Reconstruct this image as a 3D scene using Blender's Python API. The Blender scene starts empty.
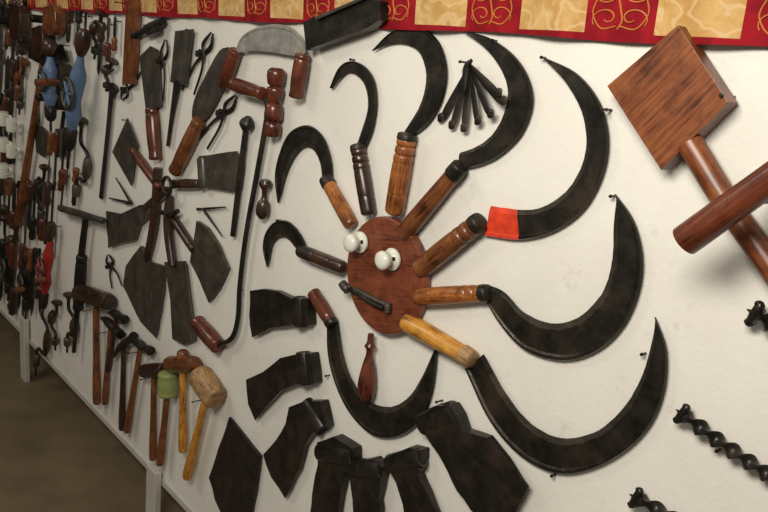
import bpy, bmesh, math, random
from mathutils import Vector, Matrix
random.seed(4)
# ---------------- camera pose (solved from the photo's vanishing points) -------------
F=740.0; CX,CY=384.0,256.0; D=1.0; EYE=1.62
tl=math.radians(6)
r1=Vector((-682,264,-F)); hd=Vector((math.cos(tl),-math.sin(tl),0))
Zc=hd.cross(r1).normalized(); Xc=-(r1.normalized()); Yc=Zc.cross(Xc).normalized()
R=Matrix((Xc,Yc,Zc)); CAM=Vector((0,-D,EYE))
cd=bpy.data.cameras.new("camera"); cam=bpy.data.objects.new("camera",cd)
bpy.context.scene.collection.objects.link(cam)
cam.matrix_world=Matrix.Translation(CAM)@R.to_4x4()
cd.lens=F*36/768; cd.sensor_width=36; cd.clip_start=0.01
bpy.context.scene.camera=cam
# Photogrammetry: photo measurement -> metric position on the hanging board (plane y=0),
# o = stand-off from the board.  Everything is real geometry mounted on that board.
def _s(u,v,o=0.0):
    w=R@Vector((u-CX,CY-v,-F)); return w,(D-o)/w.y
def P(u,v,o=0.0):
    w,s=_s(u,v,o); return CAM+w*s
def mpp(u,v,o=0.0): return _s(u,v,o)[1]
NN=Vector((0,-1,0)); XX=Vector((1,0,0))
# ---------------- materials ----------------
def base(name):
    m=bpy.data.materials.new(name); m.use_nodes=True; nt=m.node_tree
    return m,nt,nt.nodes["Principled BSDF"]
def ramp(nt,fac,cols):
    r=nt.nodes.new("ShaderNodeValToRGB"); e=r.color_ramp.elements
    while len(e)<len(cols): e.new(0.5)
    for i,(p,c) in enumerate(cols):
        e[i].position=p; e[i].color=(*c,1)
    nt.links.new(fac,r.inputs[0]); return r.outputs[0]
def noise(nt,vec,scale,detail=5,rough=.6):
    n=nt.nodes.new("ShaderNodeTexNoise"); n.inputs["Scale"].default_value=scale
    n.inputs["Detail"].default_value=detail; n.inputs["Roughness"].default_value=rough
    nt.links.new(vec,n.inputs["Vector"]); return n.outputs[0]
def bump(nt,h,b,st,dist=.002):
    k=nt.nodes.new("ShaderNodeBump"); k.inputs["Strength"].default_value=st; k.inputs["Distance"].default_value=dist
    nt.links.new(h,k.inputs["Height"]); nt.links.new(k.outputs[0],b.inputs["Normal"])
def mix(nt,f,a,b_,mode='MIX'):
    x=nt.nodes.new("ShaderNodeMixRGB"); x.blend_type=mode
    for i,q in enumerate((f,a,b_)):
        if isinstance(q,(int,float)): x.inputs[i].default_value=q
        elif isinstance(q,tuple): x.inputs[i].default_value=(*q,1)
        else: nt.links.new(q,x.inputs[i])
    return x.outputs[0]
def wood(name,c1,c2,rough=.28):
    m,nt,b=base(name); tc=nt.nodes.new("ShaderNodeTexCoord"); mp=nt.nodes.new("ShaderNodeMapping")
    mp.inputs["Scale"].default_value=(14,210,14); nt.links.new(tc.outputs["UV"],mp.inputs[0])
    n=noise(nt,mp.outputs[0],1.0,6)
    big=noise(nt,tc.outputs["Object"],18,3); wear=noise(nt,tc.outputs["Object"],26,6,.7)
    v=mix(nt,.42,n,big)
    dk=tuple(x*.28 for x in c1)
    col=ramp(nt,v,[(.37,dk),(.46,c1),(.60,c2)])
    grime=ramp(nt,wear,[(.36,(.4,.34,.3)),(.54,(1,1,1))])
    nt.links.new(mix(nt,.65,col,grime,'MULTIPLY'),b.inputs["Base Color"])
    b.inputs["Roughness"].default_value=rough; bump(nt,n,b,.3,.001); return m
def iron(name,c1,c2,rough=.45,metal=.45,rust=(.085,.05,.026)):
    m,nt,b=base(name); tc=nt.nodes.new("ShaderNodeTexCoord")
    n=noise(nt,tc.outputs["Object"],26,8,.66); n2=noise(nt,tc.outputs["Object"],11,6,.66); pit=noise(nt,tc.outputs["Object"],190,3,.6)
    col=ramp(nt,n,[(.32,c1),(.60,c2),(.76,tuple(x*1.7 for x in c2))])
    f=ramp(nt,n2,[(.52,(0,0,0)),(.66,(.7,.7,.7))])
    nt.links.new(mix(nt,f,col,rust),b.inputs["Base Color"])
    rr=nt.nodes.new("ShaderNodeMapRange"); rr.inputs[1].default_value=.35; rr.inputs[2].default_value=.65
    rr.inputs[3].default_value=rough-.14; rr.inputs[4].default_value=rough+.18
    nt.links.new(n2,rr.inputs[0]); nt.links.new(rr.outputs[0],b.inputs["Roughness"])
    b.inputs["Metallic"].default_value=metal; bump(nt,mix(nt,.35,n,pit),b,.5,.0018); return m
def plain(name,c,rough=.5,metal=0,var=.25,scale=20):
    m,nt,b=base(name); tc=nt.nodes.new("ShaderNodeTexCoord"); n=noise(nt,tc.outputs["Object"],scale,5)
    nt.links.new(ramp(nt,n,[(.3,tuple(x*(1-var) for x in c)),(.7,c)]),b.inputs["Base Color"])
    b.inputs["Roughness"].default_value=rough; b.inputs["Metallic"].default_value=metal; return m
W_OR=wood("wood_orange",(.24,.075,.018),(.42,.155,.04))
W_BR=wood("wood_brown",(.13,.042,.014),(.22,.08,.027))
W_RED=wood("wood_redbrown",(.085,.020,.009),(.14,.036,.015),.26)
W_PLQ=wood("wood_plaque",(.15,.038,.017),(.20,.056,.025),.34)
W_DK=wood("wood_dark",(.028,.013,.008),(.06,.027,.014))
W_OC=wood("wood_ochre",(.42,.18,.026),(.60,.30,.06))
W_TAN=wood("wood_tan",(.30,.17,.07),(.46,.28,.12),.5)
W_MAL=wood("wood_mallet",(.145,.040,.013),(.24,.075,.023),.36)
I_DK=iron("iron_dark",(.007,.006,.005),(.024,.020,.016),.38,.45,(.05,.03,.017))
I_BL=iron("iron_blade",(.009,.008,.006),(.031,.027,.020),.34,.55,(.055,.036,.022))
I_ED=iron("iron_ground_edge",(.025,.023,.019),(.075,.066,.052),.32,.6,(.09,.06,.035))
I_GR=iron("iron_grey",(.04,.037,.029),(.09,.082,.064),.40,.5,(.11,.075,.045))
I_ST=iron("steel_worn",(.26,.26,.24),(.45,.44,.40),.36,.5,(.28,.22,.15))
M_RED=plain("paint_red",(.70,.05,.014),.45,0,.5,60)
M_DRED=plain("paint_dark_red",(.35,.02,.015),.4)
M_BLUE=plain("paint_blue",(.10,.17,.29),.4)
M_GREEN=plain("paint_green",(.24,.27,.09),.5)
M_WHITE=plain("porcelain",(.66,.66,.58),.12,0,.06)
M_BLACK=plain("hole_shade",(.004,.004,.004),.9)  # near-black colour stands in for the shade inside the eye holes
# ---------------- mesh builder ----------------
def crm(pts,n=6):
    out=[]; p=[Vector(q) for q in pts]
    p=[p[0]*2-p[1]]+p+[p[-1]*2-p[-2]]
    for i in range(1,len(p)-2):
        a,b,c,d=p[i-1:i+3]
        for k in range(n):
            t=k/n
            out.append(.5*((2*b)+(c-a)*t+(2*a-5*b+4*c-d)*t*t+(3*b-a-3*c+d)*t**3))
    out.append(p[-2].copy()); return out
def resample(pts,n):
    L=[0]
    for a,b in zip(pts,pts[1:]): L.append(L[-1]+(b-a).length)
    out=[]; j=0
    for i in range(n):
        t=L[-1]*i/(n-1)
        while j<len(L)-2 and L[j+1]<t: j+=1
        k=(t-L[j])/max(1e-9,L[j+1]-L[j]); out.append(pts[j].lerp(pts[j+1],min(1,max(0,k))))
    return out
HP=[(0,.7),(.02,.95),(.1,.98),(.12,.82),(.14,.98),(.4,1.05),(.7,1.0),(.86,.92),(.97,.98),(1,.7)]
RINGS=[(0,.7),(.03,.95),(.09,.98),(.11,.84),(.13,.98),(.2,1),(.22,.86),(.24,1),(.31,1.02),(.33,.88),(.35,1.02),(.7,1.03),(.72,.9),(.74,1.02),(.9,1.0),(.97,.95),(1,.7)]
SMOOTH=[(0,.75),(.04,.9),(.2,.93),(.5,1.0),(.75,1.03),(.92,1.0),(.98,.9),(1,.65)]
class Tool:
    def __init__(s): s.v=[];s.f=[];s.m=[];s.uv=[];s.sm=[];s.mats=[]
    def mi(s,m):
        if m not in s.mats: s.mats.append(m)
        return s.mats.index(m)
    def add(s,vs,fs,mat,uvs,smooth):
        b=len(s.v); s.v+=vs; s.uv+=uvs; k=s.mi(mat)
        for f in fs: s.f.append([b+i for i in f]); s.m.append(k); s.sm.append(smooth)
    def sweep(s,pts,rad,mat,n=12,flat=1.0,twist=0.0,ref=NN,smooth=True,cap=True):
        vs=[];fs=[];uv=[];l=0
        if not isinstance(rad,(list,tuple)): rad=[rad]*len(pts)
        for i,p in enumerate(pts):
            t=(pts[min(i+1,len(pts)-1)]-pts[max(i-1,0)])
            if t.length<1e-9: t=Vector((0,0,1))
            t.normalize(); sd=t.cross(ref)
            if sd.length<.05: sd=t.cross(XX)
            sd.normalize(); up=sd.cross(t).normalized()
            if i: l+=(p-pts[i-1]).length
            for k in range(n):
                a=2*math.pi*k/n; c=math.cos(a)*rad[i]; q=math.sin(a)*rad[i]*flat
                if twist:
                    A=twist*i; c,q=c*math.cos(A)-q*math.sin(A),c*math.sin(A)+q*math.cos(A)
                vs.append(p+sd*c+up*q); uv.append((l,a*rad[i] if k<=n/2 else (2*math.pi-a)*rad[i]))
        for i in range(len(pts)-1):
            for k in range(n):
                k2=(k+1)%n; fs.append([i*n+k,i*n+k2,(i+1)*n+k2,(i+1)*n+k])
        if cap: fs.append(list(range(n))[::-1]); fs.append([(len(pts)-1)*n+k for k in range(n)])
        s.add(vs,fs,mat,uv,smooth)
    def socket(s,a,b,r,mat,o,flat=.75,n=20):
        """hollow oval eye tube: outside, lip, dark inside"""
        A=P(*a,o);B=P(*b,o); d=(B-A)
        s.sweep([A,A+d*.04,A+d*.5,A+d*.96,B],[r*.94,r,r*1.04,r,r*.94],mat,n,flat,cap=False)
        for E,G in((A,B),(B,A)):
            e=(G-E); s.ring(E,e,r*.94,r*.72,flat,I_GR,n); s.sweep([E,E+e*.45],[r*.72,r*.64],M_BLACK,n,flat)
    def ring(s,E,e,r0,r1,flat,mat,n):
        t=e.normalized(); sd=t.cross(NN).normalized(); up=sd.cross(t).normalized(); vs=[]
        for r in(r0,r1):
            for k in range(n):
                a=2*math.pi*k/n; vs.append(E-t*.0004+sd*math.cos(a)*r+up*math.sin(a)*r*flat)
        s.add(vs,[[k,(k+1)%n,n+(k+1)%n,n+k] for k in range(n)],mat,[(0,0)]*len(vs),False)
    def rod(s,px,r,mat,o=.012,n=10,flat=1.0,sm=5):
        if not isinstance(r,(list,tuple)): r=[r]*len(px)
        q=crm([(a[0],a[1],b) for a,b in zip(px,r)],sm) if len(px)>2 else crm([(px[0][0],px[0][1],r[0]),(px[1][0],px[1][1],r[1])],3)
        s.sweep([P(a.x,a.y,o) for a in q],[max(.0004,a.z*mpp(a.x,a.y,o)) for a in q],mat,n,flat)
    def handle(s,a,b,r,mat,o=None,prof=HP,n=16):
        if o is None: o=r*mpp(*a)+.004
        q=crm(prof,3) ; A=P(a[0],a[1],o); B=P(b[0],b[1],o); ma=mpp(a[0],a[1],o); mb=mpp(b[0],b[1],o)
        s.sweep([A.lerp(B,x.x) for x in q],[max(.0005,x.y*r*(ma+(mb-ma)*x.x)) for x in q],mat,n)
    def plate(s,px,mat,o=.006,th=.004,smooth=0,o2=None,axis=None):
        q=[Vector(p) for p in px]
        if smooth: q=crm([tuple(p) for p in px]+[tuple(px[0])],smooth)[:-1]
        F_=[P(p.x,p.y,o+th) for p in q]; s.solid(F_,mat,lambda p:o+th,lambda p:o,axis)
    def solid(s,pts,mat,ff,fb,axis=None):
        n=len(pts); fr=[Vector((p.x,-ff(p),p.z)) for p in pts]; bk=[Vector((p.x,-fb(p),p.z)) for p in pts]
        ax=(axis or Vector((0,0,1))).normalized(); bx=ax.cross(NN)
        uv=[(p.dot(ax),p.dot(bx)) for p in fr]+[(p.dot(ax),p.dot(bx)+.03) for p in bk]
        fs=[list(range(n)),list(range(n,2*n))[::-1]]+[[i,(i+1)%n,n+(i+1)%n,n+i] for i in range(n)]
        s.add(fr+bk,fs,mat,uv,False)
    def wedge(s,px,poll,edge,mat,tp=.035,te=.004,mid=.022,wob=0):
        if wob:
            q=[]
            for i,p in enumerate(px):
                n_=px[(i+1)%len(px)]; a=Vector(p);b=Vector(n_); d=b-a; k=max(1,int(d.length/9)); nn=Vector((-d.y,d.x)).normalized()
                for j in range(k): q.append(tuple(a+d*j/k+(nn*random.uniform(-1,1)*wob if j else Vector((0,0)))))
            px=q
        a=P(*poll,mid);b=P(*edge,mid);d=b-a;L=d.length_squared
        def th(p):
            t=max(-.1,min(1.1,(Vector((p.x,a.y,p.z))-a).dot(d)/L)); return (tp+(te-tp)*t)/2
        s.solid([P(u,v,mid+tp*.3) for u,v in px],mat,lambda p:mid+th(p),lambda p:mid-th(p))
    def blade(s,outer,inner,mat,o=.012,th=.0045,n=44,paint=None,edge=None):
        A=resample(crm([(*p,0) for p in outer]),n);B=resample(crm([(*p,0) for p in inner]),n)
        vs=[];uv=[];fs=[[],[],[]]
        for i in range(n):
            a=P(A[i].x,A[i].y,o);b=P(B[i].x,B[i].y,o); j1=random.uniform(-.01,.01); j2=random.uniform(-.02,.02)
            for f,d in ((0,0),(.03,th),(.11+j1,th),(.17+j1,th*.45),(.82+j2,th*.6),(1+j1*.8,th*.15),(.8,0)):
                p=a.lerp(b,f)+NN*d; vs.append(p); uv.append((i*.01,f*.03))
        K=7
        for i in range(n-1):
            for k in range(K):
                k2=(k+1)%K; g=1 if paint and paint[0]<=i<=paint[1] else (2 if edge and k==4 and i<n-4 else 0)
                fs[g].append([i*K+k,i*K+k2,(i+1)*K+k2,(i+1)*K+k])
        fs[0].append(list(range(K))); fs[0].append([(n-1)*K+k for k in range(K)])
        s.add(vs,fs[0],mat,uv,False)
        if fs[1]: s.add([v.copy() for v in vs],fs[1],paint[2],uv,False)
        if fs[2]: s.add([v.copy() for v in vs],fs[2],edge,uv,False)
    def nail(s,u,v,l=.014,r=.0017,mat=None):
        a=P(u,v,0); s.sweep([a,a+NN*(l-.003),a+NN*(l-.0028),a+NN*l],[r,r,r*1.7,r*1.5],mat or I_DK,8,ref=XX)
    def knob(s,u,v,prof,mat,o0=0,n=20):
        a=P(u,v,o0); s.sweep([a+NN*h for h,r in prof],[r for h,r in prof],mat,n,ref=XX)
    def done(s,name,bev=.0,clamp=True):
        me=bpy.data.meshes.new(name)
        if clamp:
            for v in s.v:
                if v.y>-.0008: v.y=-.0008
        c=sum(s.v,Vector())/len(s.v)
        me.from_pydata([v-c for v in s.v],[],s.f)
        for m in s.mats: me.materials.append(m)
        ul=me.uv_layers.new(name="UVMap")
        for p in me.polygons:
            p.material_index=s.m[p.index]; p.use_smooth=s.sm[p.index]
            for li in p.loop_indices: ul.data[li].uv=s.uv[me.loops[li].vertex_index]
        bm=bmesh.new(); bm.from_mesh(me); bmesh.ops.recalc_face_normals(bm,faces=bm.faces)
        for e in bm.edges:
            if len(e.link_faces)==2 and e.calc_face_angle(0)>.9: e.smooth=False
        bm.to_mesh(me); bm.free()
        o=bpy.data.objects.new(name,me); o.location=c; bpy.context.scene.collection.objects.link(o)
        if bev:
            b=o.modifiers.new("bevel","BEVEL"); b.width=bev; b.segments=2; b.limit_method='ANGLE'; b.angle_limit=math.radians(50)
        return o
def box(name,x0,x1,y0,y1,z0,z1,mat,bev=0):
    t=Tool(); v=[Vector((x,y,z)) for x in(x0,x1) for y in(y0,y1) for z in(z0,z1)]
    t.add(v,[[0,1,3,2],[4,6,7,5],[0,4,5,1],[2,3,7,6],[0,2,6,4],[1,5,7,3]],mat,[(p.x,p.z) for p in v],False)
    return t.done(name,bev,False)
# ---------------- room ----------------
zb=P(100,417).z; zt=P(640,42).z
m,nt,b=base("white_board_paint"); tc=nt.nodes.new("ShaderNodeTexCoord")
n=noise(nt,tc.outputs["Object"],2.2,6,.6); n2=noise(nt,tc.outputs["Object"],45,7,.75); n4=noise(nt,tc.outputs["Object"],14,8,.75)
c_=ramp(nt,n,[(.3,(.63,.605,.55)),(.7,(.74,.72,.66))]); d_=ramp(nt,n4,[(.26,(.62,.56,.46)),(.40,(1,1,1))])
nt.links.new(mix(nt,.5,c_,d_,'MULTIPLY'),b.inputs["Base Color"])
b.inputs["Roughness"].default_value=.55; bump(nt,n2,b,.4,.003); M_WALL=m
m,nt,b=base("worn_floor"); tc=nt.nodes.new("ShaderNodeTexCoord")
n=noise(nt,tc.outputs["Object"],3,8,.65)
nt.links.new(ramp(nt,n,[(.3,(.10,.07,.036)),(.7,(.19,.14,.078))]),b.inputs["Base Color"])
b.inputs["Roughness"].default_value=.7; n3=noise(nt,tc.outputs["Object"],80,4); bump(nt,n3,b,.3); M_FLOOR=m
M_BACK=plain("dark_backwall",(.02,.016,.012),.8); M_POST=plain("post_paint",(.5,.48,.42),.6,0,.2,6)
box("wall_display_board",-7,1.6,0,.03,zb,zt+.25,M_WALL)
box("trim_1",-7,1.6,-.006,.0,zb,zb+.02,M_POST)
box("wall_back",-7.6,2.5,.55,.6,0,2.9,M_BACK)
box("wall_left",-7.6,-7.5,-4,.55,0,2.9,M_BACK)
box("floor",-7.6,2.5,-4,.6,-.05,0,M_FLOOR)
for u in (29,159):
    x=P(u,350 if u<100 else 480).x
    box("support_post",x-.035,x+.035,-.03,-.007,0.0,zb+.12 if u<100 else zb+.05,M_POST,.003)
# ---------------- cloth valance ----------------
def cloth_mat(name,c1,c2,sc,pat=None):
    m,nt,b=base(name); tc=nt.nodes.new("ShaderNodeTexCoord"); n=noise(nt,tc.outputs["Object"],sc,4,.6)
    out=ramp(nt,n,[(.42,c1),(.58,c2)])
    if pat:
        wv=nt.nodes.new("ShaderNodeTexWave"); wv.wave_type='RINGS'; wv.inputs["Scale"].default_value=9; wv.inputs["Distortion"].default_value=14
        wv.inputs["Detail"].default_value=1.5; wv.inputs["Detail Scale"].default_value=2.5; nt.links.new(tc.outputs["Object"],wv.inputs[0])
        f=ramp(nt,wv.outputs[1],[(.72,(0,0,0)),(.95,(.6,.6,.6))])
        out=mix(nt,f,out,pat)
    nt.links.new(out,b.inputs["Base Color"]); b.inputs["Roughness"].default_value=.85
    b.inputs["Specular IOR Level"].default_value=.15
    w=noise(nt,tc.outputs["Object"],300,2); bump(nt,w,b,.3,.001); return m
C_RED=cloth_mat("cloth_maroon",(.18,.004,.009),(.26,.007,.013),20)
C_GOLD=cloth_mat("cloth_gold",(.42,.24,.08),(.52,.33,.13),22,(.58,.42,.23))
C_EMB=plain("gold_thread",(.55,.18,.03),.5)
t=Tool(); cx0,cx1=-6.5,1.4; z0=zt; z1=zt+.09; zs=[z0,z0+.009,z0+.0091]+[z0+.0092+i*(z1-z0-.0092)/6 for i in range(1,7)]
NX=900
def cy(x,z): return -.014-.004*math.sin(x*23)-.003*math.sin(x*51+1)-(.006)*(z-z0)/.1
vs=[Vector((cx0+(cx1-cx0)*i/NX,cy(cx0+(cx1-cx0)*i/NX,z),z+(.0025*math.sin(i*.11) if j<1 else 0))) for i in range(NX+1) for j,z in enumerate(zs)]
K=len(zs); red=[];gold=[]; sq=.122; xo=P(590,10).x
for i in range(NX):
    x=cx0+(cx1-cx0)*(i+.5)/NX; g=int(math.floor((x-xo)/sq))%2
    for j in range(K-1):
        f=[i*K+j,(i+1)*K+j,(i+1)*K+j+1,i*K+j+1]
        (red if (j<2 or g==0) else gold).append(f)
uv=[(v.x,v.z) for v in vs]
t.add(vs,red,C_RED,uv,True); t.add([v.copy() for v in vs],gold,C_GOLD,uv,True)
def cl(q): return [Vector((p[0],cy(p[0],p[1])-.0012,p[1])) for p in q]
for k in range(-48,14):
    xc=xo+(k+.5)*sq; zc=z0+.047
    if k%2 or xc<cx0+.1 or xc>cx1-.1: continue
    for sx in (-1,1):
        for sz in(1,-1):
            q=[]
            for i in range(22):
                a=i*.30; rr=.003+.0024*a*1.15
                q.append((xc+sx*(.022+rr*math.cos(a+.6)*1.25),zc+sz*(.017+rr*math.sin(a+.6)*.8)))
            t.sweep(cl(q),[.0013*(1-.5*abs(i/11-1)) for i in range(22)],C_EMB,5)
        q=crm([(xc+sx*.004,0,zc-.028),(xc+sx*.03,0,zc-.031),(xc+sx*.046,0,zc-.01),(xc+sx*.04,0,zc+.012)],5); t.sweep(cl([(p.x,p.z) for p in q]),.0011,C_EMB,5)
    q=[(xc,zc-.032),(xc+.006,zc-.02),(xc,zc),(xc-.006,zc+.018),(xc,zc+.034)]
    q=crm([(a,0,b) for a,b in q],4); t.sweep(cl([(p.x,p.z) for p in q]),.0014,C_EMB,5)
t.done("cloth_valance",0,True)
box("shelf_top",-6.5,1.4,-.010,.3,z1+.001,z1+.02,W_DK)

# ---------------- sickle face ----------------
cx,cyy=383,276; o=.024; c=P(cx,cyy,o); r=58.5*mpp(cx,cyy,o)
t=Tool(); t.solid([c+Vector((math.cos(a)*r,0,math.sin(a)*r*1.02)) for a in [i*2*math.pi/56 for i in range(56)]],W_PLQ,lambda p:.024,lambda p:.004,Vector((1,0,.2)))
t.done("round_wooden_plaque",.004)
kp=[(0,.017),(.003,.0225),(.007,.0225),(.011,.012),(.015,.0105),(.019,.015),(.024,.018),(.031,.0195),(.036,.0175),(.039,.012),(.040,.006)]
for u,v in ((362,242),(394,259)):
    t=Tool(); t.knob(u,v,kp,M_WHITE,.0245,24); t.knob(u,v,[(0,.0045),(.001,.0045),(.0022,.003)],I_DK,.0645,12); t.done("porcelain_door_knob")
t=Tool()
t.rod([(344,286),(352,288),(366,295),(380,302),(390,306)],[3.2,2.2,2.8,2.2,3.2],I_GR,.03)
t.handle((342,283),(348,291),4.5,I_GR,.032); t.handle((388,303),(388,312),3.6,I_GR,.032); t.rod([(352,290),(372,303),(383,308)],[1.5,2.5,1.5],I_DK,.034)
t.knob(355,289,[(0,.004),(.012,.006)],I_DK,.0245); t.done("iron_latch")
t=Tool(); t.handle((371,334),(366,401),9,W_RED,.02,[(0,.35),(.12,.4),(.18,.65),(.22,.45),(.3,.4),(.45,.7),(.7,1.05),(.88,1),(.97,.7),(1,.35)]); t.done("turned_wood_handle")

def sickle(outer,inner,ha,hb,hr,wmat,bm=I_BL,nails=(),o=.008,paint=None,ferr=I_DK,fl=.1,prof=RINGS):
    t=Tool(); t.blade(outer,inner,bm,o,.0045,paint=paint,edge=I_ED)
    oh=max(.012,hr*mpp(*ha)*.95+.002)
    t.handle(ha,hb,hr,wmat,oh,prof)
    a=Vector(ha);b=Vector(hb);d=(b-a).normalized()
    s=a-d*4; e=a+d*(b-a).length*fl
    t.handle(tuple(s),tuple(e),hr*1.03,ferr,oh,[(0,.55),(.1,.9),(.5,.98),(.9,1),(1,.9)])
    t.knob(*(b-d*1),[(0,.003),(.012,.003)],I_DK)
    for n_ in nails: t.nail(*n_)
    return t.done("sickle")
sickle([(333,180),(331,158),(323,136),(308,125),(291,132),(281,152),(276,176),(279,203)],[(323,182),(320,162),(313,149),(304,147),(294,158),(286,176),(280,201)],(327,181),(352,226),7.5,W_OR,prof=SMOOTH)
sickle([(364,152),(373,130),(377,105),(375,82),(366,67),(352,61),(340,68),(331,88)],[(355,150),(362,130),(368,108),(366,88),(359,77),(350,72),(342,77),(333,89)],(358,148),(369,215),8,W_DK,nails=[(355,60)],fl=.04)
sickle([(412,137),(430,122),(443,98),(447,68),(438,40),(417,26),(394,31),(373,51)],[(403,134),(418,110),(425,90),(426,70),(419,52),(406,44),(390,44),(374,51)],(407,137),(394,214),10,W_OR,I_BL,fl=.04)
sickle([(465,31),(490,38),(514,55),(529,78),(533,104),(522,134),(500,156),(478,166),(459,169)],[(465,33),(484,47),(500,67),(508,90),(504,114),(493,134),(478,146),(460,153)],(459,168),(403,235),9.5,W_BR,nails=[(497,41)],fl=.12,prof=SMOOTH)
sickle([(544,57),(578,74),(601,104),(609,140),(603,176),(585,209),(556,231),(522,240),(486,236)],[(545,60),(567,84),(583,115),(586,150),(575,180),(556,200),(530,210),(491,206)],(478,223),(419,270),10.5,W_BR,nails=[(546,58),(611,110)],fl=.06,paint=(38,43,M_RED))
sickle([(616,194),(634,220),(643,255),(640,290),(625,325),(600,350),(566,361),(527,351),(502,326),(486,299)],[(617,197),(614,225),(613,255),(607,283),(595,303),(575,319),(550,323),(524,312),(505,292),(487,284)],(485,293),(418,297),9,W_OR,nails=[(615,196)],fl=.05)
sickle([(656,317),(667,350),(665,390),(651,425),(625,452),(590,470),(556,473),(520,455),(490,420),(466,369)],[(656,322),(649,355),(638,385),(620,412),(595,432),(562,438),(532,424),(508,396),(484,354)],(470,358),(405,321),10,W_OC,nails=[(646,353),(556,474)],fl=.12,ferr=W_TAN,prof=SMOOTH)
sickle([(328,322),(329,355),(337,386),(352,415),(375,436),(401,436),(421,420),(433,390),(438,349)],[(338,320),(343,353),(352,379),(368,400),(388,407),(407,399),(421,379),(434,351)],(331,322),(313,292),7,W_RED,nails=[(330,375)],fl=.05,prof=HP)
sickle([(310,256),(302,236),(290,222),(277,221),(267,232),(264,248),(268,267)],[(303,258),(295,247),(287,238),(280,237),(274,242),(271,252),(269,266)],(303,252),(344,268),7,W_DK,nails=[(281,220)],fl=.3)
t=Tool()
for i,(u,v) in enumerate([(441,121),(452,128),(464,131),(478,124),(491,117),(504,104),(499,96)]):
    a=.45; mu,mv=470*a+u*(1-a),66*a+v*(1-a)
    t.rod([(470,66),(mu,mv),(470*.15+u*.85,66*.15+v*.85),(u,v)],[2.4,4.2,4.4,2.0],I_DK,.008+.003*i,10,.25)
    t.rod([(u-2,v-7),(u,v-3),(u+2,v)],[2.5,5.5,1.5],I_DK,.009+.003*i,10,.25)
t.rod([(472,60),(466,68),(464,90)],[2,4,2.5],I_DK,.03,8,.5); t.nail(471,63,.03); t.done("fleam_blade_set")
# ---------------- right side ----------------
t=Tool(); ax=P(735,100)-P(662,168)
t.plate([(607,86),(678,25),(728,102),(661,170)],W_MAL,.008,.03,axis=ax)
t.rod([(690,143),(728,205),(768,262),(800,308)],[13,13,13,13.5],W_MAL,.026,16)
t.nail(612,110,.03); t.nail(735,97,.042); t.done("wooden_mallet",.003)
t=Tool(); t.handle((683,242),(800,158),16,W_RED,.115,[(0,.75),(.015,.95),(.06,1),(.5,1.0),(.94,1),(.99,.95),(1,.7)],24)
a=P(742,200,.115); t.sweep([Vector((a.x,-.001,a.z)),a],[.008,.008],I_DK,10,ref=XX); t.done("auger_cross_handle")
def augerbit(pts,r,turn=.62):
    t=Tool(); q=crm([(*p,0) for p in pts],26); q=resample(q,120)
    o=.02; rr=[]
    for i,p in enumerate(q): rr.append(r*mpp(p.x,p.y)*(1 if i>4 else .5+i*.1))
    t.sweep([P(p.x,p.y,o) for p in q],rr,I_DK,12,.42,.19)
    t.sweep([P(p.x,p.y,o) for p in q],[x*.42 for x in rr],I_DK,8)
    p=q[0]; d=(q[3]-q[0]).normalized(); nn_=Vector((-d.y,d.x,0))
    for sgn in(-1,1):
        e=p+nn_*r*.9*sgn; e2=e-d*r*.5; t.rod([(p.x,p.y),(e.x,e.y),(e2.x,e2.y)],[r*.5,r*.45,r*.2],I_DK,o)
    e=p-d*r*.9; t.rod([(p.x,p.y),(e.x,e.y)],[r*.4,.3],I_DK,o)
    t.nail(q[40].x,q[40].y+6); t.done("auger_bit")
augerbit([(682,414),(725,446),(800,496)],8.8); augerbit([(636,498),(690,530),(760,575)],8.8)
augerbit([(755,314),(790,335),(850,378)],11)
# ---------------- axe heads ----------------
def axe(px,poll,edge,eye=None,er=9,tp=.024,mat=I_DK,name="axe_head",nails=()):
    t=Tool(); t.wedge(px,poll,edge,mat,tp,.003,tp/2+.003,.7)
    if eye:
        mu=(eye[0][0]+eye[1][0])/2; mv=(eye[0][1]+eye[1][1])/2
        rm=er*mpp(mu,mv); t.socket(eye[0],eye[1],rm,mat,rm*.8+.002,.8)
    for n_ in nails: t.nail(*n_)
    return t.done(name,.0022)
axe([(248,291),(262,289),(277,291),(291,298),(309,298),(310,325),(292,325),(270,328),(250,338),(247,315)],(309,311),(248,314),((300,297),(301,326)),8,mat=I_BL)
axe([(244,380),(262,372),(280,358),(297,354),(312,353),(316,383),(296,384),(280,391),(268,404),(253,421),(246,405)],(314,368),(247,400),((303,352),(307,384)),8.5,mat=I_BL)
axe([(289,407),(305,401),(322,401),(328,427),(313,433),(304,446),(298,470),(283,499),(269,478),(261,455),(275,440),(285,424)],(326,413),(272,478),((306,403),(323,430)),9,mat=I_BL)
axe([(229,417),(244,436),(260,456),(257,482),(249,525),(225,525),(214,500),(208,478),(218,448)],(259,465),(212,480),None,0,.010)
axe([(318,442),(335,436),(354,448),(355,461),(345,472),(340,495),(335,540),(306,535),(311,495),(318,465)],(336,440),(322,535),((320,452),(354,457)),9.5,.026,I_BL)
axe([(352,461),(374,458),(384,467),(382,480),(378,500),(382,545),(355,545),(352,500),(350,477)],(366,460),(369,545),((352,467),(382,470)),9.5,.024,I_DK)
axe([(390,455),(410,447),(422,450),(422,460),(418,474),(430,500),(444,530),(410,550),(402,505),(396,482),(390,470)],(407,450),(428,545),((390,464),(422,457)),10,.026,I_BL)
axe([(424,415),(438,405),(450,405),(457,415),(463,431),(486,438),(505,460),(525,488),(512,515),(492,530),(474,518),(456,492),(443,462),(428,436)],(437,410),(505,510),((423,424),(456,412)),12,.034,nails=[(443,400,.02)])
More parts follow.
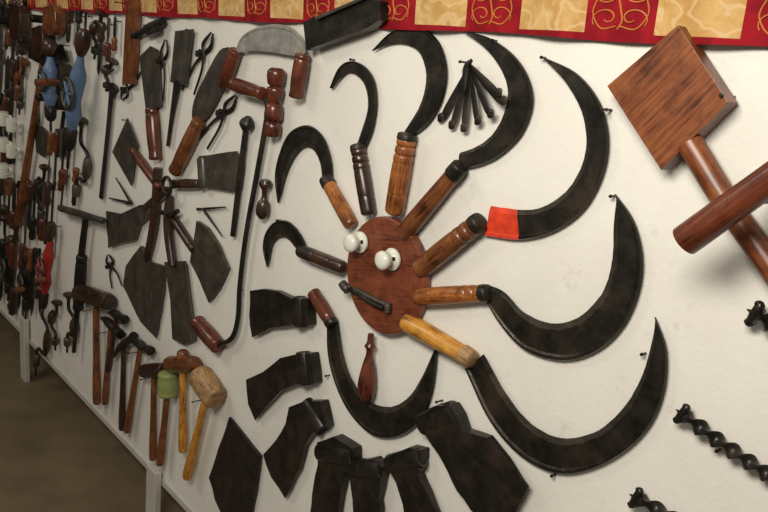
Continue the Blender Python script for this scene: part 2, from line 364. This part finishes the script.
# ---------------- top tools ----------------
t=Tool(); t.blade([(236,51),(243,36),(258,27),(276,24),(294,29),(304,41),(306,52)],[(238,53),(248,51),(260,51),(271,52),(283,54),(295,56),(304,55)],I_ST,.02,.003)
t.handle((236,50),(223,86),7,W_RED,.022); t.handle((303,54),(296,98),8,W_RED,.024); t.done("mezzaluna_chopper")
t=Tool(); t.handle((233,84),(263,94),7,W_RED,.03)
t.rod([(263,94),(268,108),(264,135),(256,180),(246,235),(240,285),(238,318),(232,338),(217,346)],[2.6,3,2.8,2.8,2.6,2.6,2.6,2.8,2.4],I_DK,.02,12)
t.handle((219,347),(197,322),8.5,W_RED,.02); t.nail(268,100); t.nail(243,290); t.done("hay_hook_bar")
t=Tool(); t.handle((277,68),(272,137),9.5,W_RED,.024,[(0,.6),(.06,1),(.22,.9),(.26,.6),(.3,.95),(.45,.8),(.5,.55),(.54,.9),(.72,1),(.76,.6),(.82,.9),(.97,.85),(1,.4)]); t.done("turned_wood_handle")
t=Tool(); t.handle((266,180),(262,219),7,W_DK,.018,[(0,.7),(.12,.95),(.25,.5),(.45,.4),(.6,.9),(.85,1),(1,.4)]); t.done("turned_wood_handle")
t=Tool(); t.plate([(303,22),(366,-5),(380,1),(380,20),(364,29),(306,50)],I_DK,.005,.03); t.plate([(314,17),(366,-4),(364,-1),(316,20)],I_GR,.036,.008)
t.nail(383,26,.05); t.done("wooden_bench_plane",.003)
t=Tool(); t.rod([(247,122),(241,170),(233,236)],[3.2,3.4,3],I_DK,.014); t.rod([(249,117),(247,124),(245,131)],[3,8,3],I_DK,.018); t.done("ball_end_steel_rod")
# ---------------- blade star ----------------
t=Tool(); t.plate([(139,57),(150,46),(158,50),(161,106),(146,112)],I_GR,.01,.004); t.handle((152,108),(156,160),7,W_RED,.018); t.done("cleaver",.001)
t=Tool(); t.plate([(175,31),(193,29),(186,86),(170,82)],I_GR,.01,.004); t.rod([(178,80),(172,118),(168,146)],[4,2.5,2],I_DK,.013); t.nail(190,30); t.done("paring_chisel",.001)
t=Tool(); t.plate([(228,47),(231,66),(222,90),(208,116),(198,124),(192,118),(194,100),(206,74),(219,51)],I_GR,.01,.004,3); t.handle((200,120),(175,172),7.5,W_BR,.02); t.done("slasher_blade",.001)
t=Tool(); t.plate([(127,118),(137,144),(131,186),(112,152)],I_GR,.01,.004); t.handle((133,150),(160,188),4.6,W_RED,.014); t.nail(126,120); t.done("trowel",.001)
axe([(199,156),(236,151),(239,160),(238,184),(231,192),(203,187)],(200,171),(239,172),((202,158),(204,188)),6,.016,I_GR,"hatchet_head")
t=Tool(); t.handle((200,184),(173,184),5,W_DK,.012); t.done("hatchet_handle")
t=Tool(); t.wedge([(105,211),(120,214),(140,205),(150,204),(152,214),(138,226),(134,240),(120,243),(107,248)],(150,208),(106,230),I_GR,.018,.004,.012,.5); t.handle((146,208),(168,190),4.5,W_DK,.014); t.done("hewing_hatchet",.001)
t=Tool(); t.wedge([(141,246),(150,262),(164,266),(163,292),(155,338),(140,322),(123,286),(126,266)],(143,248),(150,330),I_GR,.012,.004,.010,.5); t.rod([(158,168),(155,220),(147,260)],[4.5,5,4],W_DK,.014); t.nail(142,250); t.done("spear_trowel",.001)
t=Tool(); t.wedge([(197,221),(207,228),(218,245),(228,268),(219,288),(208,303),(199,280),(190,262),(194,240)],(195,225),(215,300),I_GR,.012,.004,.010,.5); t.handle((194,250),(172,216),4.5,W_DK,.014); t.done("turf_blade",.001)
t=Tool(); t.plate([(164,262),(185,261),(190,300),(195,340),(184,345),(172,339),(170,300)],I_GR,.01,.005); t.rod([(170,196),(169,215),(169,235),(173,266)],[4,5.5,5,4.6],W_DK,.022,12); t.rod([(161,212),(170,215),(178,211)],2.5,I_DK,.03); t.done("socket_slick",.001)
t=Tool(); q=[P(167,186,.036)+Vector((math.cos(a)*.026,0,math.sin(a)*.026)) for a in[i*math.pi/12 for i in range(25)]]; t.sweep(q,.005,I_DK,8); t.nail(167,180,.04); t.done("iron_ring")
def pliers(u0,v0,u1,v1,w,name="pliers",m=I_DK):
    t=Tool(); a=Vector((u0,v0));b=Vector((u1,v1));d=b-a;n_=Vector((-d.y,d.x)).normalized()*w
    for s in(-1,1):
        p=[a+n_*s*.2,a+d*.2+n_*s*.8,a+d*.36,a+d*.6-n_*s*.9,a+d-n_*s*1.3]
        t.rod([tuple(x) for x in p],[w*.25,w*.5,w*.45,w*.35,w*.3],m,.010+.003*s,8,.6)
    c_=a+d*.36; t.knob(c_.x,c_.y,[(0,w*.0018),(.02,w*.0018),(.021,.001)],m); t.nail(c_.x,c_.y-4); t.done(name)
pliers(212,33,188,92,5,"farrier_tongs"); pliers(236,96,202,145,5,"pincers"); pliers(108,255,117,287,4); pliers(166,40,158,100,4,"farrier_tongs")
pliers(122,100,136,70,4)
def divider(a,b,c,r=1.1):
    t=Tool(); t.rod([a,b],[r*1.4,r*.6],I_DK,.01,8); t.rod([a,c],[r*1.4,r*.6],I_DK,.013,8); t.knob(a[0],a[1],[(0,.003),(.018,.005),(.02,.003)],I_DK); t.done("divider_compass")
divider((203,209),(226,207),(222,236)); divider((131,203),(109,198),(116,178))
# ---------------- hammers and mallets ----------------
HH=[(0,.8),(.1,.8),(.5,.85),(.8,1.05),(.97,1),(1,.7)]
def mallet(h0,h1,hr,hm,a,b,r,wm,name="wooden_mallet"):
    t=Tool(); t.handle(a,b,r,wm,.03,HH,12)
    t.handle(h0,h1,hr,hm,.032,[(0,.80),(.03,.9),(.12,1),(.2,.97),(.5,1.03),(.8,.97),(.88,1),(.97,.9),(1,.80)],22); t.nail(a[0]-5,a[1]+2,.03); t.nail(a[0]+6,a[1]+2,.03); t.done(name)
mallet((144,371),(165,370),7.5,W_DK,(154,376),(153,460),3.8,W_BR)
mallet((168,372),(168,396),10,M_GREEN,(168,390),(160,465),4,W_BR)
mallet((169,364),(196,364),8.5,W_BR,(183,370),(183,452),4.5,W_OC)
mallet((199,374),(217,400),13,W_TAN,(206,398),(187,478),5,W_OC)
t=Tool(); t.handle((183,350),(183,362),6,W_BR,.032,[(0,.6),(.2,1),(.8,1),(1,1)]); t.done("mallet_wedge")
mallet((79,292),(110,302),9,W_DK,(96,308),(97,404),4,W_BR)
def hammer(hx,hy,w,ex,ey,r=4,wm=W_BR,tilt=0.1):
    t=Tool(); t.handle((hx,hy),(ex,ey),r,wm,.025,HH,12)
    q=[(hx-w,hy-w*tilt+3),(hx-w*.5,hy-w*tilt*.5),(hx,hy),(hx+w*.45,hy+w*tilt*.5),(hx+w*.75,hy+w*tilt*.7),(hx+w,hy+w*tilt)]
    t.rod(q,[1.2,3.6,4.8,3.6,4.4,4.8],I_DK,.025,10); t.nail(hx-4,hy+7,.03); t.nail(hx+5,hy+7,.03); t.done("claw_hammer")
hammer(141,345,10,127,432,3.6,W_BR,.6); hammer(124,345,10,122,430,3.4,W_DK,-.9); hammer(111,325,10,105,404,3.4,W_BR,1)
hammer(117,315,8,108,372,3.2,W_DK,.6)
# ---------------- left, dense section ----------------
class Fr:
    def __init__(s,u0,v0,u1,v1,lift=0):
        s.a=P(u0,v0);s.b=P(u1,v1);s.d=s.b-s.a;s.L=s.d.length;s.n=s.d.cross(NN).normalized();s.l=lift
    def __call__(s,a,b=0,o=.02): return s.a+s.d*a+s.n*b*s.L+NN*(o+s.l)
def brace(u0,v0,u1,v1,side=1,wm=W_DK,bm=I_DK,name="carpenters_brace"):
    f=Fr(u0,v0,u1,v1); t=Tool(); L=f.L; r=.0065
    t.sweep([f(x) for x in(0,.02,.05,.07,.1)],[r*2,r*3.4,r*3.2,r*1.6,r*1.4],wm,14)
    q=crm([tuple(f(*p)) for p in[(.08,0),(.2,0),(.27,.04*side),(.3,.2*side),(.36,.24*side),(.56,.24*side),(.62,.2*side),(.65,.04*side),(.72,0),(.8,0)]],5)
    t.sweep(q,r,bm,10); t.sweep([f(x,.24*side) for x in(.34,.37,.45,.54,.57)],[r*1.6,r*2.2,r*2.6,r*2.2,r*1.6],wm,14)
    t.sweep([f(x) for x in(.74,.76,.86,.89)],[r*1.5,r*2.4,r*2.2,r*1.2],I_GR,12); t.sweep([f(.88),f(.98),f(1)],[r*.7,r*.7,r*.3],I_DK,8)
    t.nail(u0,v0+5); t.done(name)
def drill(u0,v0,u1,v1,col,side=1,k=1.0,lift=0.0):
    f=Fr(u0,v0,u1,v1,lift); t=Tool(); r=.008*k
    t.sweep([f(x) for x in(0,.03,.10,.16,.18)],[r*1.5,r*2.3,r*2.4,r*1.6,r],W_DK,14)
    t.sweep([f(x) for x in(.17,.24,.3,.34,.5,.6,.66,.72)],[r,r*1.5,r*2.4,r*2.6,r*1.8,r*2.6,r*2,r*1.3],col,12)
    c=f(.45,.0,.05); ring=[c+Vector((math.cos(a),0,math.sin(a)))*.10*f.L for a in[i*math.pi/10 for i in range(21)]]
    t.sweep(ring,r*.6,I_GR,8)
    for a in(0,1.05,2.1):
        v=Vector((math.cos(a),0,math.sin(a)))*.10*f.L; t.sweep([c-v,c+v],r*.5,col,8)
    t.sweep([c,f(.45,.18*side,.055)],r*.7,I_DK,8); t.sweep([f(.45,.17*side,.05),f(.45,.17*side,.07),f(.45,.17*side,.09)],[r*1,r*1.4,r*1.1],W_BR,12,ref=XX)
    t.sweep([f(x) for x in(.7,.73,.84,.88)],[r*1.2,r*2,r*1.8,r],I_DK,12); t.sweep([f(.88),f(1)],r*.45,I_DK,8); t.nail(u0,v0+4,.02+lift); t.done("hand_drill")
def chisel(u0,v0,u1,v1,wm,r=.012,flip=False,kind=0,name="chisel"):
    f=Fr(u0,v0,u1,v1) if not flip else Fr(u1,v1,u0,v0); t=Tool()
    t.sweep([f(x) for x in(0,.02,.1,.2,.3,.36,.38)],[r*.7,r,r*1.05,r*.85,r*1.1,r*.8,r*.5],wm,12)
    if kind==0: t.sweep([f(x) for x in(.38,.42,.6,.97,1)],[r*.5,r*.6,r*1,r*1,r*.9],I_GR,4,.35)
    elif kind==1: t.sweep([f(x) for x in(.38,.9,.93,1)],[r*.38,r*.38,r*.7,r*.5],I_DK,8)
    else: t.sweep([f(x) for x in(.38,.42,.9,1)],[r*.5,r*.9,r*.9,r*.2],I_DK,6,.5)
    t.nail(u0,v0+6); t.done(name)
drill(70,42,70,132,M_BLUE,-1,1.4,.05); drill(102,32,84,165,M_BLUE,1,1.35,.04)
brace(108,12,100,60,1,W_DK); brace(88,118,80,206,-1,I_GR)
t=Tool(); t.plate([(126,0),(136,0),(131,84),(122,84)],W_BR,.006,.02); t.nail(130,4,.05); t.done("spirit_level",.002)
t=Tool(); t.rod([(134,36),(142,32),(150,28),(163,21)],[4,3,5,4],I_DK,.02); t.plate([(143,25),(158,22),(158,32),(146,36)],I_DK,.02,.01); t.done("spokeshave")
t=Tool(); t.rod([(112,86),(108,130),(101,198)],[4,3.6,3.6],I_DK,.012,8,.5); t.rod([(108,90),(112,84),(117,90),(113,96)],1.8,I_DK,.014); t.done("long_file")
t=Tool(); t.handle((60,208),(104,221),3.6,I_GR,.03); t.rod([(86,216),(81,260),(78,300),(74,352)],[3,3.5,3,2],I_DK,.03); t.handle((82,255),(78,310),5.5,I_DK,.03); t.nail(84,214); t.done("t_handle_auger")
drill(62,222,52,318,M_DRED,-1,1.1,.02)
t=Tool(); t.handle((44,56),(18,224),4,W_BR,.03,HH); t.wedge([(30,45),(60,44),(64,58),(45,66),(30,58)],(46,50),(62,52),I_DK,.03,.006,.03); t.done("adze")
for i,(x,y,w,h) in enumerate([(48,20,11,26),(36,42,10,28),(56,74,8,18),(14,22,9,30),(54,98,7,20)]):
    t=Tool(); t.plate([(x-w*.5,y-h*.5),(x+w*.5,y-h*.55),(x+w*.6,y+h*.3),(x+w*.2,y+h*.6),(x-w*.5,y+h*.4)],(W_BR,W_DK,I_DK,W_DK,I_DK)[i],.01,.04,3)
    t.knob(x,y,[(0,.015),(.062,.015),(.065,.01)],I_DK); t.done("pulley_block",.003)
t=Tool(); t.plate([(55,129),(68,127),(67,155),(56,158)],I_GR,.01,.004); t.rod([(62,128),(64,112)],[2,2],I_DK,.012); t.done("scraper")
t=Tool(); t.plate([(34,122),(44,128),(51,140),(44,157),(36,152)],I_GR,.01,.004); t.rod([(38,124),(36,104)],[2,2],I_DK,.012); t.done("scraper")
woods=[W_BR,W_RED,W_DK,W_BR,W_DK,W_DK,W_RED,I_DK,I_DK]
names={0:"chisel",1:"screwdriver",2:"rasp_file"}
def row(x0,x1,n_,y0f,hf,jit=3,lean=.06):
    for i in range(n_):
        u=x0+(x1-x0)*i/(n_-1)+random.uniform(-1,1)*jit*.4; v=y0f(u)+random.uniform(-1,1)*jit; h=hf(u)*random.uniform(.75,1.2)
        k=random.choice([0,1,2,2]); chisel(u,v,u-h*lean+random.uniform(-1,1),v+h,random.choice(woods),random.uniform(.009,.015)*(1+max(0,40-u)/60),random.random()<.5,k,names[k])
row(-8,58,16,lambda u:176+u*.15,lambda u:52+u*.1)
row(-8,44,13,lambda u:238+u*.25,lambda u:60+u*.1)
row(-8,30,10,lambda u:2,lambda u:54)
row(-8,28,10,lambda u:58,lambda u:54)
row(-8,16,5,lambda u:118,lambda u:48)
row(108,121,3,lambda u:14+(u*7)%10,lambda u:46,2)
row(76,92,3,lambda u:10,lambda u:32,2)
row(56,76,4,lambda u:132,lambda u:50,2)
brace(14,90,10,150,1); brace(30,60,24,115,1,W_BR); brace(50,165,45,225,1,W_DK); brace(6,10,4,62,1)
brace(46,285,40,376,-1); brace(62,300,60,350,1); drill(34,250,30,318,I_DK,-1,1.3)
drill(16,236,12,300,I_DK,1,1.3); brace(74,292,72,352,-1,W_DK); brace(118,60,112,92,1); brace(10,215,6,290,-1)
chisel(82,168,78,206,W_BR,.012,False,2,"rasp_file"); chisel(70,170,66,208,W_RED,.012,False,1,"screwdriver")
for k in range(5):
    t=Tool(); u=3+(k%2)*8; v=112+(k//2)*26+(k%2)*6
    t.handle((u,v),(u,v+14),5,M_WHITE,.05,[(0,.9),(.05,1),(.8,.9),(.97,.8),(1,.6)],14); t.rod([(u+4,v+3),(u+8,v+5),(u+7,v+10),(u+4,v+11)],1,M_WHITE,.05); t.nail(u,v-1,.05); t.done("enamel_mug")
for u,w in ((722,34),(762,20)):
    a=P(u,0,0); z=z1+.02; t=Tool()
    t.sweep([Vector((a.x-w*.0012,.06,z+.018)),Vector((a.x,.06,z+.018)),Vector((a.x+w*.0012,.06,z+.018))],[.012,.018,.014],I_DK,14); t.done("iron_weight",0,False)
# ---------------- light ----------------
def area(name,loc,target,sx,sy,p,col):
    l=bpy.data.lights.new(name,'AREA'); l.shape='RECTANGLE'; l.size=sx; l.size_y=sy; l.energy=p; l.color=col
    o=bpy.data.objects.new(name,l); o.location=loc
    o.rotation_euler=(Vector(target)-Vector(loc)).to_track_quat('-Z','Y').to_euler(); bpy.context.scene.collection.objects.link(o)
area("ceiling_lamp",(-.35,-1.35,2.2),(-.75,0,1.3),.8,.35,33,(1,.94,.83))
area("ceiling_lamp.001",(-3.0,-1.9,2.9),(-3,0,1.1),1.4,.4,18,(1,.92,.79))
w=bpy.data.worlds.new("world"); bpy.context.scene.world=w; w.use_nodes=True
w.node_tree.nodes["Background"].inputs[0].default_value=(1,.94,.85,1); w.node_tree.nodes["Background"].inputs[1].default_value=.22
bpy.context.scene.view_settings.view_transform='Standard'
